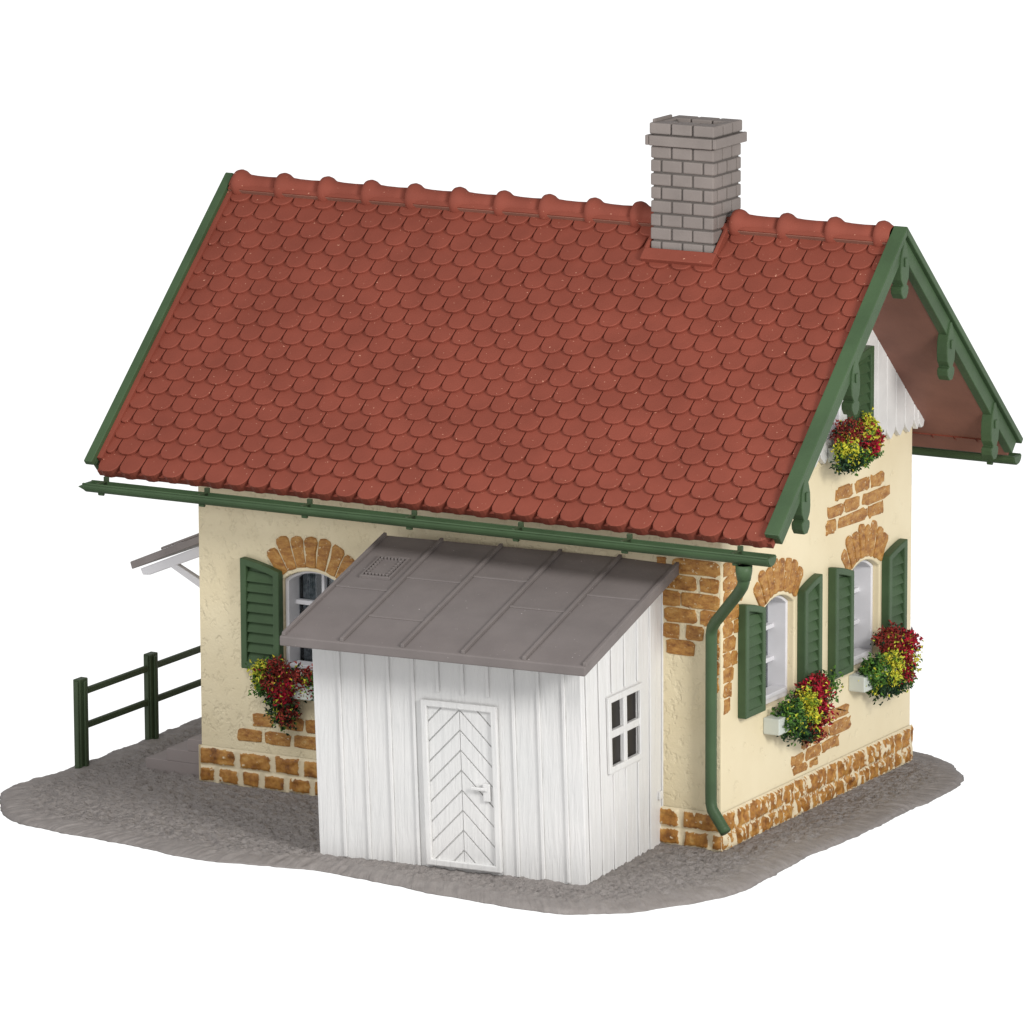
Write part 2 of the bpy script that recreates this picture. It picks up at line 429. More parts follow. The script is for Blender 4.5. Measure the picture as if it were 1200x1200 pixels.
def voussoirs(c, T, n=7, r0=.80, r1=1.24, zc=2.32, amax=38, seed=1):
    rnd = random.Random(seed); mb = MB()
    for i in range(n):
        a0 = -amax+2*amax*i/n+.45; a1 = -amax+2*amax*(i+1)/n-.45; ro = r1+rnd.uniform(-.04, .03)
        if i in (0, n-1): ro -= .05
        pts = []
        def P_(an, rr): return (c+rr*math.sin(R(an)), zc+rr*math.cos(R(an)))
        for an, rr in ((a0, r0), (a0+.5, (r0+ro)/2), (a0, ro-.05), (a0+1.5, ro), ((a0+a1)/2, ro+.008), (a1-1.5, ro), (a1, ro-.05), (a1-.5, (r0+ro)/2), (a1, r0), ((a0+a1)/2, r0-.01)):
            x, y = P_(an, rr); pts.append((x+rnd.uniform(-.007, .007), y+rnd.uniform(-.01, .01)))
        ca = sum(p[0] for p in pts)/len(pts); cz = sum(p[1] for p in pts)/len(pts)
        inn = [(ca+(x-ca)*.88, cz+(y-cz)*.94) for x, y in pts]; d = rnd.uniform(.012, .03)
        mb.loft([[T(x, y, -.004) for x, y in pts], [T(x, y, d*.6) for x, y in pts], [T(x, y, d) for x, y in inn]])
    return mb.build('brick_arch', M['brick'], house)
voussoirs(FWIN, FT, seed=4); voussoirs(-2.2, FT, seed=5); voussoirs(GW1, GT, 8, seed=6); voussoirs(GW2, GT, 8, seed=7)
# below the eaves window
patch([(.86, .17, [(-7.13, -6.82), (-6.72, -6.35), (-6.30, -5.95), (-5.9, -5.5)]),
       (.63, .17, [(-7.36, -7.00), (-6.93, -6.55), (-6.47, -6.05), (-6.0, -5.6), (-5.5, -5.1)])], FT, 2)
# corner quoins, eaves side
rows = []; z = 3.60
for k_, br in enumerate([[(-.98, -.86), (-.76, -.37+.28)], [(-.92, -.43), (-.36, -.1)], [(-.95, -.66), (-.62, -.09)], [(-.86, -.42), (-.34, -.09)],
                         [(-.88, -.66), (-.56, -.32), (-.22, -.09)], [(-.84, -.45), (-.2, -.09)], [(-.24, -.09)], [(-.2, -.1)]]):
    rows.append((z-.215*k_, .19, br))
patch(rows, FT, 21)
rows = []
for k_, br in enumerate([[(.10, .42), (.5, .82)], [(.10, .75)], [(.1, .30), (.36, .62)], [(.10, .52)], [(.1, .34), (.40, .5)], [(.1, .42)], [(.1, .28), (.33, .46)], [(.1, .36)], [(.12, .30)], [(.12, .26)]]):
    rows.append((3.60-.2*k_, .178, br))
patch(rows, GT, 23, .02)
# upper and lower patches on the gable
patch([(4.02, .16, [(3.32, 3.80), (3.88, 4.28), (4.36, 4.72)]),
       (3.82, .16, [(3.08, 3.50), (3.58, 4.02), (4.1, 4.92)]),
       (3.62, .16, [(3.04, 3.30), (3.37, 4.22), (4.30, 4.72)])], GT, 31, .03)
patch([(1.06, .15, [(2.75, 3.30), (3.34, 3.72)]), (.86, .15, [(2.35, 2.62), (2.7, 3.1), (3.18, 3.78)]),
       (.68, .14, [(2.06, 2.40), (2.48, 2.88), (2.95, 3.42)]), (.56, .09, [(2.1, 2.5), (2.6, 2.8)])], GT, 33, .03)

# ---- windows
def window(c, T, curtain=False):
    d0, d1 = -.39, -.09
    hole = arch_open(c, .82, 1.70, 2.88, .14)
    fr_ = panel('window', arch_open(c, .935, 1.625, 2.90, .155), [hole], T, d1, d0, M['white_trim'], house, .012)
    mb = MB()
    for z in (2.12, 2.56): mb.box(c-.42, c+.42, z-.03, z+.03, d0+.005, d0+.12, lambda x, y, q: T(x, y, q))
    mb.box(c-.022, c+.022, 1.69, 3.0, d0+.004, d0+.10, lambda x, y, q: T(x, y, q))
    mb.build('glazing_bars', M['white_trim'], fr_, .008)
    mb = MB(); mb.prism(arch_open(c, .84, 1.69, 2.89, .145), T, d0+.03, d0+.036); mb.build('pane', M['glass'], fr_)
    mb = MB(); mb.box(c-.40, c+.40, 1.701, 1.76, d0+.10, d1+.03, lambda x, y, q: T(x, y, q)); mb.build('sill', M['white_trim'], fr_, .01)
    if curtain:
      if 1:
        n = 30; pts = []
      for ca_, cw_ in ((.03, .37), (-.40, .20)):
        mb = MB()
        fr0 = [T(c+ca_+cw_*i/n, 1.72, d0-.06+.018*math.sin(i*1.3)) for i in range(n+1)]
        fr1 = [T(c+ca_+cw_*i/n, 2.98, d0-.06+.018*math.sin(i*1.3+.4)) for i in range(n+1)]
        mb.add(fr0+fr1, [(i, i+1, n+2+i, n+1+i) for i in range(n)])
        cu = mb.build('curtain', M['curtain'], fr_); sd = cu.modifiers.new('s', 'SOLIDIFY'); sd.thickness = .01
    return fr_
window(FWIN, FT, True); window(-2.2, FT); window(GW1, GT); window(GW2, GT)
# attic window
aw = panel('window', att, [[(AW-.36, 5.02), (AW+.36, 5.02), (AW+.36, 5.94), (AW-.36, 5.94)]], GT, .10, -.10, M['white_trim'], house, .01)
mb = MB(); mb.box(-.09, -.03, AW-.022, AW+.022, 5.01, 5.95); mb.box(-.088, -.032, AW-.37, AW+.37, 5.46, 5.50); mb.build('glazing_bars', M['white_trim'], aw)
mb = MB(); mb.box(-.11, -.105, AW-.37, AW+.37, 5.01, 5.95); mb.build('pane', M['glass'], aw)

# ---- shutters
def shutter(a_out, a_in, T, z0=1.66, zin=3.03, zout=3.17, base=.0):
    """louvred leaf: high side outwards, low side next to the window"""
    sg = 1 if a_in > a_out else -1; w_ = abs(a_in-a_out); q = lambda t: a_out+sg*t
    rw = .095; top = lambda t: zout-(zout-zin)*(t/w_)**1.4
    outer = [(q(0), z0), (q(w_), z0)]+[(q(w_*(1-i/6)), top(w_*(1-i/6))) for i in range(7)]
    inner = [(q(rw), z0+rw), (q(w_-rw), z0+rw)]+[(q(rw+(w_-2*rw)*(1-i/6)), top(rw+(w_-2*rw)*(1-i/6))-rw) for i in range(7)]
    sh = panel('shutter', outer, [inner], T, base, base+.125, M['green'], house, .014)
    mb = MB(); z = z0+rw; pitch = .138
    mb.prism(inner, T, base+.002, base+.04)
    lo = min(q(rw), q(w_-rw)); hi = max(q(rw), q(w_-rw))
    while z < zout-rw-.02:
        zt = z+pitch*.98
        tl = top(rw if q(rw) == lo else w_-rw)-rw; tr_ = top(w_-rw if q(rw) == lo else rw)-rw
        zl, zr = min(zt, tl), min(zt, tr_)
        if min(zl, zr) > z+.02:
            vs = [T(lo, z, base+.035), T(hi, z, base+.035), T(lo, z, base+.115), T(hi, z, base+.115),
                  T(lo, zl, base+.035), T(hi, zr, base+.035), T(lo, zl, base+.055), T(hi, zr, base+.055)]
            mb.add(vs, [(0, 1, 3, 2), (4, 6, 7, 5), (2, 3, 7, 6), (0, 4, 5, 1), (0, 2, 6, 4), (1, 5, 7, 3)])
        z += pitch
    mb.build('louvres', M['green'], sh, .006)
    return sh
shutter(-7.235, -6.63, FT)
shutter(-5.15, -5.71, FT)
shutter(.50, 1.07, GT); shutter(2.70, 2.19, GT); shutter(3.09, 3.64, GT); shutter(5.26, 4.70, GT)
shutter(4.02, 3.46, GT, 4.90, 5.93, 6.02, .085); shutter(1.75, 2.31, GT, 4.93, 5.93, 6.02, .085)

# ---- white pointed boards in the gable
mb = MB(); bw = .282; y = YR-bw*10.5
while y < W+.25:
    ya, yb = max(y+.006, -.05), min(y+bw-.006, W+.05)
    if yb-ya > .05:
        ym = (ya+yb)/2; tz = lambda v_: HE+TAN*(min(v_, W-v_)+E_)-.29
        z0, zp = 4.76, 4.61
        tops = [(yb, tz(yb))]+([(YR, tz(YR))] if ya < YR < yb else [])+[(ya, tz(ya))]
        if AW-.44 < ym < AW+.44:
            mb.prism([(ya, z0), (ya+.03, z0-.06), (ym, zp), (yb-.03, z0-.06), (yb, z0), (yb, 4.94), (ya, 4.94)], GT, .004, .08)
            mb.prism([(ya, 6.01), (yb, 6.01)]+tops, GT, .004, .08)
        elif tz(ya) > z0+.05 and tz(yb) > z0+.05:
            mb.prism([(ya, z0), (ya+.03, z0-.06), (ym, zp), (yb-.03, z0-.06), (yb, z0)]+tops, GT, .004, .08)
    y += bw
mb.build('gable_boards', M['cladding'], house, .01)
# curled end pieces below the eaves corner of the boards
for s_ in (-1, 1):
    mb = MB()
    c0 = W+.0 if s_ > 0 else -.0
    pts = [(c0-s_*.05, 4.93), (c0+s_*.06, 4.85), (c0+s_*.13, 4.78), (c0+s_*.145, 4.70), (c0+s_*.12, 4.63), (c0+s_*.06, 4.615), (c0+s_*.0, 4.68), (c0-s_*.05, 4.76)]
    mb.prism(pts, GT, .001, .09)
    mb.build('gable_board_end', M['cladding'], house, .012)

# ---- roof
roof = None
mb = MB()
TW = (L+2*OX-.34)/30; X0 = -L-OX+.17; X1 = OX-.17; PIT_ = .2555; BASE = -.145
def tile(mb, xa, xb, s0, side, first, rnd):
    w_ = xb-xa; full = w_ > TW*.7
    ln = .42; s1 = min(s0+ln, SLEN-.02); hb = .072 + rnd.uniform(-.006, .006)
    if s1-s0 < .08: return
    hx = lambda s: BASE+hb*(1-(s-s0)/ln)
    ga = .008; ar = min(.165, s1-s0-.02); n = 9
    out = []
    xa += ga; xb -= ga; cx = (xa+xb)/2; rx = (xb-xa)/2
    jit = rnd.uniform(-.004, .004)
    for i in range(n+1):
        t = math.pi*i/n; c_ = math.cos(t); 
        out.append((cx-rx*math.copysign(abs(c_)**.8, c_), s0+jit+ar-ar*math.sin(t)**.9))
    out = [(xa, s1)]+out+[(xb, s1)]
    # ring: bottom, side top, rounded inset
    low = -.05 if first else -.035
    inset = [(cx+(x-cx)*.94, s+(.012 if i not in (0, len(out)-1) else 0)) for i, (x, s) in enumerate(out)]
    r0 = [SL(x, s, hx(s)+(-.15 if first else -.06), side) for x, s in out]
    r1 = [SL(x, s, hx(s)-.010, side) for x, s in out]
    r2 = [SL(x, s, hx(s), side) for x, s in inset]
    mb.loft([r0, r1, r2], cap=False)
    o = len(mb.v)-len(r2); mb.f.append(tuple(range(o, o+len(r2)))); mb.mi.append(0)
for side in (-1, 1):
    rnd = random.Random(5+side)
    for i in range(20):
        s0 = -.02+i*PIT_-(.05 if i == 0 else 0); off = 0 if i % 2 == 0 else TW/2
        n = 30 if i % 2 == 0 else 31
        for j in range(n):
            xa = X0+j*TW-off; xb = xa+TW
            xa, xb = max(xa, X0), min(xb, X1)
            if side < 0 and 9 <= -1 : pass
            tile(mb, xa, xb, s0, side, i == 0, rnd)
for side in (-1, 1):   # slab under the tiles
    vs = [SL(x, s, h, side) for x in (X0-.02, X1+.02) for s in (-.02, SLEN) for h in (-.265, BASE-.03)]
    mb.add(vs, [(0, 1, 3, 2), (4, 6, 7, 5), (0, 4, 5, 1), (2, 3, 7, 6), (0, 2, 6, 4), (1, 5, 7, 3)])
    # verge lips
    for xa, xw in ((X0-.038, .075), (X1-.028, .05)):
        vs = [SL(x, s, h, side) for x in (xa, xa+xw) for s in (.12, SLEN) for h in (-.2, -.065)]
        mb.add(vs, [(0, 1, 3, 2), (4, 6, 7, 5), (0, 4, 5, 1), (2, 3, 7, 6), (0, 2, 6, 4), (1, 5, 7, 3)])
roof = mb.build('roof', M['tile'], house)
mb = MB()
for side in (-1, 1):
    vs = [SL(x, s, h, side) for x in (X0-.02, X1+.02) for s in (-.019, SLEN-.02) for h in (-.275, -.2655)]
    mb.add(vs, [(0, 1, 3, 2), (4, 6, 7, 5), (0, 4, 5, 1), (2, 3, 7, 6), (0, 2, 6, 4), (1, 5, 7, 3)])
mb.build('roof_underside', M['soffit'], roof)
# ridge tiles
mb = MB()
for side in (-1, 1):
    vs = [SL(x, s, h, side) for x in (X0, X1) for s in (SLEN-.15, SLEN-.02) for h in (-.16, -.055)]
    mb.add(vs, [(0, 1, 3, 2), (4, 6, 7, 5), (0, 4, 5, 1), (2, 3, 7, 6), (0, 2, 6, 4), (1, 5, 7, 3)])
mb.build('ridge_bed', M['tile'], roof, .01)
def ridge(xa, xb, flip=False):
    mb = MB(); rings = []
    prof = [(0, .10), (.0, .145), (.03, .185), (.09, .198), (.15, .185), (.20, .155), (.25, .135), (.32, .126), (.5, .122), (.72, .128)]
    ln = xb-xa
    for t, rr in prof:
        t *= .85 if t < .3 else 1; x = xa+min(t, ln)
        rr = rr*.98+.012; rings.append([(x, YR+rr*math.cos(R(a_)), 7.70+rr*math.sin(R(a_))) for a_ in range(0, 360, 15)])
    mb.loft(rings, cap=True, closed=True)
    o = mb.build('ridge_tile', M['tile'], roof, smooth=True); return o
xs = [-9.02+.69*i for i in range(10)]
for i, x in enumerate(xs): ridge(x, xs[i+1] if i < 9 else -2.35)
xr = [.77-.70*i for i in range(4)][::-1]
for i, x in enumerate(xr): ridge(x, xr[i+1] if i < 3 else 1.0)

# ---- bargeboards with turned pendants
def slope_bar(mb, xa, xb, ha, hb, side, s0, s1r):
    """bar following the slope, mitred at the ridge plane"""
    pts = []
    for x in (xa, xb):
        for h in (ha, hb):
            # foot
            pts.append(SL(x, s0, h, side))
            se = SLEN+h*SN/CS      # reaches y = YR
            p = SL(x, se, h, side); pts.append((p[0], YR, p[2]))
    mb.add(pts, [(0, 2, 3, 1), (4, 5, 7, 6), (0, 1, 5, 4), (2, 6, 7, 3), (0, 4, 6, 2), (1, 3, 7, 5)])
pend = [(0, .02), (-.10, .06), (-.26, .115), (-.42, .125), (-.52, .11), (-.60, .055), (-.615, .095), (-.65, .11), (-.71, .10), (-.78, .045)]
for end in (1, -1):
    X = lambda v_: v_ if end > 0 else -L-v_
    for side in (-1, 1):
        mb = MB()
        slope_bar(mb, X(OX-(.20 if end > 0 else .13)), X(OX), -.085, .0, side, 0, 0)
        slope_bar(mb, X(OX-(.18 if end > 0 else .12)), X(OX-.055), -.285, -.086, side, .06, 0)
        bb = mb.build('bargeboard', M['green'], house, .012)
        ys = [1.42, .02] if side < 0 else [W-1.42, W-.02]
        if side < 0: ys.append(YR)
        for yb in ys:
            ztop = HE+TAN*(min(yb, W-yb)+E_)-.13; mbp = MB()
            if yb == YR: zt = 7.62; sc_ = .75
            else: zt = ztop-.02; sc_ = 1.0
            zt0 = {True: 7.68}.get(yb == YR, zt)
            poly = [(yb-w_, zt0+dz*1.0) for dz, w_ in pend]+[(yb+w_, zt0+dz*1.0) for dz, w_ in reversed(pend)]
            T = lambda a_, b_, d_: (X(OX-.19+d_), a_, b_)
            mbp.prism(poly, T, 0, .16)
            mbp.box(min(X(OX-.031), X(OX-.008)), max(X(OX-.031), X(OX-.008)), yb-.035, yb+.035, zt0-.36, zt0-.24)
            mbp.build('pendant', M['green'], bb, .012)

# ---- gutters
def gutter(side):
    yc = -.925 if side < 0 else W+.925; zc = 4.165; xa, xb = -9.08, (1.16 if side < 0 else 1.06); rr = .118
    mb = MB(); outer = [(rr*math.cos(R(a_)), rr*math.sin(R(a_))) for a_ in range(180, 361, 15)]
    inner = [(.098*math.cos(R(a_)), .098*math.sin(R(a_))) for a_ in range(360, 179, -15)]
    ring = outer+[(rr+.012, .008), (rr+.004, .022), (.098, .022)]+inner+[(-.098, .022), (-rr-.004, .022), (-rr-.012, .008)]
    mb.loft([[(x, yc+p[0], zc+p[1]) for p in ring] for x in (xa, xb)], cap=True)
    for x in (xa, xb-.03): # end stops
        mb.prism([(yc+p[0]*.98, zc+p[1]*.98+.01) for p in outer], lambda a_, b_, d_: (x+d_, a_, b_), -.01, .045)
    gt = mb.build('gutter', M['green'], house, .006)
    for i in range(7):
        x = -8.85+i*1.585; m2 = MB()
        ya, yb = sorted((yc+side*.10, yc-side*.13)); m2.box(x-.024, x+.024, ya, yb, zc+.012, zc+.034)
        ya, yb = sorted((yc-side*.095, yc-side*.14)); m2.box(x-.035, x+.035, ya, yb, zc-.04, zc+.085)
        m2.build('gutter_bracket', M['green_dark'], gt, .008)
        m2 = MB(); m2.tube([(x-.04, yc-.01, zc-rr-.006), (x+.04, yc-.01, zc-rr-.006)], .028, 8)
        m2.build('gutter_clip', M['green'], gt, .004)
    if side < 0:
        m3 = MB(); m3.prism([(-9.08, zc-.0), (-9.20, zc-.05), (-9.08, zc-.10)], lambda a_, b_, d_: (a_, yc-.06+d_, b_), 0, .12)
        m3.build('gutter_end', M['green'], gt, .015)
    return gt
gutter(-1); gutter(1)
# ---- downpipe
mb = MB()
P3 = [(.775, -.93, 4.03), (.775, -.93, 3.92), (.765, -.915, 3.82), (.72, -.86, 3.74), (.60, -.74, 3.62), (.0, -.22, 3.08), (-.09, -.13, 2.98), (-.12, -.10, 2.88),
      (-.12, -.10, 2.5), (-.12, -.10, .75), (-.115, -.105, .66), (-.09, -.12, .58), (.10, -.17, .36), (.14, -.18, .32)]
mb.tube(P3, [.085, .085, .08]+[.075]*11, 14)
dp = mb.build('downpipe', M['green'], house, smooth=True)
mb = MB(); mb.tube([(.775, -.93, 4.03), (.775, -.93, 3.95), (.775, -.93, 3.84)], [.11, .108, .088], 14); mb.build('pipe_outlet', M['green'], dp, smooth=True)

# ---- chimney
CX0, CX1, CY0, CY1 = -2.34, -1.41, 2.40, 3.20
ch = MB(); ch.cur = 1; ch.box(CX0+.024, CX1-.024, CY0+.024, CY1-.024, 6.9, 8.78)
for (xa, xb, ya, yb) in ((CX0+.02, CX1-.02, CY0+.02, CY0+.12), (CX0+.02, CX1-.02, CY1-.12, CY1-.02), (CX0+.021, CX0+.12, CY0+.12, CY1-.12), (CX1-.12, CX1-.021, CY0+.12, CY1-.12)):
    ch.box(xa, xb, ya, yb, 8.781, 9.01)
ch.cur = 0
def course(z0, z1, shift, grow=0, thick=.12):
    g_ = .011; x0, x1, y0, y1 = CX0-grow, CX1+grow, CY0-grow, CY1+grow
    def cuts(a0, a1, n, sh):
        st = (a1-a0)/n; c_ = [a0+i*st for i in range(n+1)]
        if sh: c_ = [a0]+[a0+st*(i+.5) for i in range(n)]+[a1]
        return c_
    cx = cuts(x0, x1, 3, shift); th = (y1-y0)/3
    tf = th if not shift else th/2
    def br(xa, xb, ya, yb):
        q = [random.uniform(-.004, .004) for _ in range(4)]
        ch.box(xa+q[0]*.6, xb+q[1]*.6, ya+q[2], yb+q[3]*.4, z0+g_, z1-g_)
    for i in range(len(cx)-1):
        xa = cx[i]+(g_ if i else 0); xb = cx[i+1]-(g_ if i < len(cx)-2 else 0)
        br(xa, xb, y0, y0+tf-g_); br(xa, xb, y1-tf+g_, y1)
    yy = [y0+tf, y1-tf] if not shift else [y0+tf, y0+tf+th, y1-tf]
    for ya, yb in zip(yy, yy[1:]):
        br(x1-thick, x1, ya+g_, yb-g_); br(x0, x0+thick, ya+g_, yb-g_)
z = 8.735; i = 0
while z > 7.1: course(z-.18, z, i % 2 == 1); z -= .18; i += 1
course(8.875, 9.045, False, .012)
ch.box(CX0+.125, CX1-.125, CY0+.125, CY1-.125, 8.70, 8.985)
# joints between header bricks on the corner blocks
chimney = ch.build('chimney', [M['chimney'], M['mortar']], house, .018)
mb = MB()
mb.box(CX0+.0, CX1-.0, CY0-.055, CY0+.03, 8.735, 8.87); mb.box(CX0, CX1, CY1-.03, CY1+.055, 8.735, 8.87)
mb.box(CX1-.0+.006, CX1+.06, CY0-.05, CY1+.05, 8.74, 8.872); mb.box(CX0-.06, CX0-.006, CY0-.05, CY1+.05, 8.74, 8.872)
mb.build('chimney_band', M['chimney'], chimney, .012)
mb = MB(); mb.box(CX0-.005, CX0+.035, CY0+.06, CY1-.25, 9.03, 9.075); mb.build('chimney_lip', M['chimney'], chimney, .01)
# red collar where the chimney meets the tiles
mb = MB()
sC = (CY0+E_)/CS
def slopebox(mb, xa, xb, s0, s1, h0, h1):
    vs = [SL(x, s, h) for x in (xa, xb) for s in (s0, s1) for h in (h0, h1)]
    mb.add(vs, [(0, 1, 3, 2), (4, 6, 7, 5), (0, 4, 5, 1), (2, 3, 7, 6), (0, 2, 6, 4), (1, 5, 7, 3)])
slopebox(mb, CX0-.07, CX1+.07, sC-.26, sC-.07, -.14, -.02)
slopebox(mb, CX1+.015, CX1+.07, sC-.10, SLEN-.1, -.14, -.02); slopebox(mb, CX0-.07, CX0-.015, sC-.10, SLEN-.1, -.14, -.02)
mb.build('chimney_collar', M['tile'], chimney, .012)

# ---- entrance canopy on the far gable
cn = MB(); T = lambda x, y, z: (x, y, z)
A0, A1 = (-8.0, 3.37), (-9.34, 2.80)
cn.prism([(A0[0], A0[1]), A1, (A1[0]+.03, A1[1]-.10), (A0[0], A0[1]-.11)], lambda a_, b_, d_: (a_, d_, b_), .48, 2.2)
for y in (.48, 1.05, 1.63, 2.14): cn.prism([(A0[0], A0[1]), (A1[0]+.5, A1[1]+.215), (A1[0]+.5, A1[1]+.25), (A0[0], A0[1]+.035)], lambda a_, b_, d_: (a_, y+d_, b_), 0, .05)
cn_o = cn.build('canopy', M['canopy'], house, .012)
for y in (.52, 2.05):
    mb = MB(); Tc = lambda a_, b_, d_: (a_, y+d_, b_)
    mb.prism([(-7.95, 3.24), (-9.2, 2.71), (-9.16, 2.63), (-9.05, 2.64), (-7.95, 3.09)], Tc, 0, .10)
    mb.prism([(-8.75, 2.80), (-8.62, 2.83), (-7.95, 2.52), (-7.95, 2.38)], Tc, .002, .098)
    mb.build('canopy_bracket', M['white_trim'], cn_o, .012)
mb = MB(); mb.box(-7.98, -7.90, .7, 1.7, .55, 2.6); mb.build('door', M['green'], house, .01)

# ------------------------------------------------------------------ steps
st = MB()
for x0, z1 in ((-9.02, .14), (-8.68, .31), (-8.34, .48)): st.box(x0, -8.0, .30, 2.0, -.06 if z1 < .2 else z1-.17, z1)
so = st.build('steps', M['stair'], None, .008)
so['label'] = 'three grey moulded steps rising to the hidden side door of the cottage'; so['category'] = 'steps'

# ------------------------------------------------------------------ fence
fence = thing('fence', 'dark green two-rail post fence at the left rim of the ground plate', 'fence', (-9.9, .06, 0))
post0 = None
for i in range(3):
    mb = MB(); y = i*1.77
    mb.box(-.06, .06, y-.10, y+.10, -.06, 1.2); mb.box(.06, .095, y-.035, y+.035, -.06, 1.17); mb.box(-.095, -.06, y-.035, y+.035, -.06, 1.17)
    mb.box(-.04, .04, y-.13, y-.10, -.06, 1.18)
    mb.build('post', M['green_dark'], fence, .014)
for z in (1.0, .52):
    for i in range(2):
        mb = MB(); mb.box(-.03, .03, i*1.77+.10, (i+1)*1.77-.10, z-.045, z+.045); mb.build('rail', M['green_dark'], fence, .014)

# ------------------------------------------------------------------ shed
shed = thing('shed', 'white boarded lean-to shed with grey sheet roof and chevron door', 'shed', (-4.536, -2.527, 0), R(3.93))
SW, SD = 3.79, 2.36
zf = 2.80; slope_ = (3.68-2.965)/(2.2+.58); ztop = lambda y: 2.83+slope_*(y+.58)
# walls (local: x along the front, y into the depth)
SFT = lambda a_, b_, d_: (a_, -d_, b_); SST = lambda a_, b_, d_: (SW+d_, a_, b_); SLT = lambda a_, b_, d_: (-d_, a_, b_)
DX0, DX1, DZ0, DZ1 = 1.555, 2.625, .035, 2.20
panel('wall', [(0, -.06), (SW, -.06), (SW, ztop(0)), (0, ztop(0))], [], SFT, 0, -.08, M['board'], shed, .01)
WY0, WY1, WZ0, WZ1 = .76, 1.60, 1.35, 2.20
panel('wall', [(.08, -.06), (SD, -.06), (SD, ztop(SD)), (.08, ztop(.08))], [[(WY0, WZ0), (WY1, WZ0), (WY1, WZ1), (WY0, WZ1)]], SST, -.001, -.08, M['board'], shed, .01)
panel('wall', [(.08, -.06), (SD, -.06), (SD, ztop(SD)), (.08, ztop(.08))], [], SLT, -.001, -.08, M['board'], shed, .01)
mb = MB()
fx = [0.38+.352*i for i in range(10)]
for x in fx:
    if DX0-.02 < x < DX1+.02: mb.box(x-.024, x+.024, -.026, .0, DZ1+.10, ztop(0))
    else: mb.box(x-.024, x+.024, -.026, .0, .0, ztop(0))
sy = [.13+.365*i for i in range(7)]
for y in sy:
    if WY0-.09 < y < WY1+.09:
        mb.box(SW, SW+.022, y-.020, y+.020, .0, WZ0-.105); mb.box(SW, SW+.022, y-.020, y+.020, WZ1+.105, ztop(y))
    else: mb.box(SW, SW+.022, y-.020, y+.020, .0, ztop(y))
for y in sy: mb.box(-.022, .0, y-.022, y+.022, .0, ztop(y))
mb.build('battens', M['board'], shed, .010)
# roof
RT = lambda x, y, h: (x, y, 2.965+slope_*(y+.58)+h)
mb = MB(); mb.box(-.25, SW+.25, -.58, SD+.02, -.125, 0, RT)
ro = mb.build('roof', M['shed_roof'], shed, .015)
mb = MB(); nse = [-.25+.02, .60, 1.46, 2.31, 3.16, SW+.25-.045]
for x in nse: mb.box(x, x+.05, -.555, SD, -.004, .045, RT)
lap = [(.635, 1.46, .15), (-.19, .60, .85), (.635, 1.46, 1.25), (1.495, 2.31, 1.45), (2.345, 3.16, .75), (3.195, 4.0, 1.25), (2.345, 3.16, 1.9), (1.495, 2.31, .62)]
for xa, xb, y in lap[:6]: mb.box(xa+.012, xb, y, y+.045, -.004, .018, RT)
mb.build('roof_seams', M['shed_roof'], ro, .008)
mb = MB(); hx0, hx1, hy0, hy1 = .02, .46, 1.15, 1.75
for xa, xb, ya, yb in ((hx0, hx1, hy0, hy0+.03), (hx0, hx1, hy1-.03, hy1), (hx0, hx0+.03, hy0+.03, hy1-.03), (hx1-.03, hx1, hy0+.03, hy1-.03)):
    mb.box(xa, xb, ya, yb, -.003, .040, RT)
mb.box(hx0+.02, hx1-.02, hy0+.02, hy1-.02, -.003, .018, RT)
def dot(x, y):
    mb.box(x-.016, x+.016, y-.016, y+.016, .005, .052, RT)
for i in range(7): dot(hx0+.07+i*.05, hy0+.07); dot(hx0+.07+i*.05, hy1-.07)
for i in range(1, 7): dot(hx0+.07, hy0+.07+i*.066); dot(hx1-.07, hy0+.07+i*.066)
mb.build('roof_hatch', M['shed_roof'], ro, .005)
# door
mb = MB(); fwd = .055
SD_T = SFT
outer = [(DX0, DZ0), (DX1, DZ0), (DX1, DZ1), (DX0, DZ1)]; q = .085
inner = [(DX0+q, DZ0+q), (DX1-q, DZ0+q), (DX1-q, DZ1-q), (DX0+q, DZ1-q)]
door = panel('door', outer, [inner], SFT, .001, .065, M['board'], shed, .014)
# herringbone boards: diagonal strips clipped to each half
def clip_poly(poly, a, b, c):   # keep a*x+b*y<=c
    out = []
    for i in range(len(poly)):
        p, q_ = poly[i], poly[(i+1) % len(poly)]; fp, fq = a*p[0]+b*p[1]-c, a*q_[0]+b*q_[1]-c
        if fp <= 0: out.append(p)
        if fp*fq < 0:
            t = fp/(fp-fq); out.append((p[0]+(q_[0]-p[0])*t, p[1]+(q_[1]-p[1])*t))
    return out
mb = MB(); x0, x1 = DX0+q, DX1-q; xm = (x0+x1)/2; z0, z1 = DZ0+q, DZ1-q; pitch = .262; k_sl = 1.0
for half in (-1, 1):
    for i in range(-3, 14):
        za = i*pitch-.9+z0; strip_lo = za+.013; strip_hi = za+pitch-.013
        if half < 0: poly = [(x0, z0), (xm-.004, z0), (xm-.004, z1), (x0, z1)]
        else: poly = [(xm+.004, z0), (x1, z0), (x1, z1), (xm+.004, z1)]
        sg = -k_sl if half < 0 else k_sl      # line: z + sg*(x-xm) = const  (∧ apex at the centre)
        poly = clip_poly(poly, -sg, -1, -(strip_lo+sg*xm))
        if len(poly) > 2: poly = clip_poly(poly, sg, 1, strip_hi+sg*xm)
        if len(poly) > 2:
            ar_ = abs(sum(poly[j][0]*poly[(j+1) % len(poly)][1]-poly[(j+1) % len(poly)][0]*poly[j][1] for j in range(len(poly))))/2
            if ar_ > .003: mb.prism(poly, SFT, .001, .024)
mb.build('door_boards', M['board'], door, .007)
mb = MB(); mb.box(2.40, 2.50, -.062, -.03, .95, 1.18); mb.build('lock_plate', M['board'], door, .01)
mb = MB(); mb.box(2.24, 2.46, -.082, -.055, 1.085, 1.13); mb.build('handle', M['board'], door, .01)
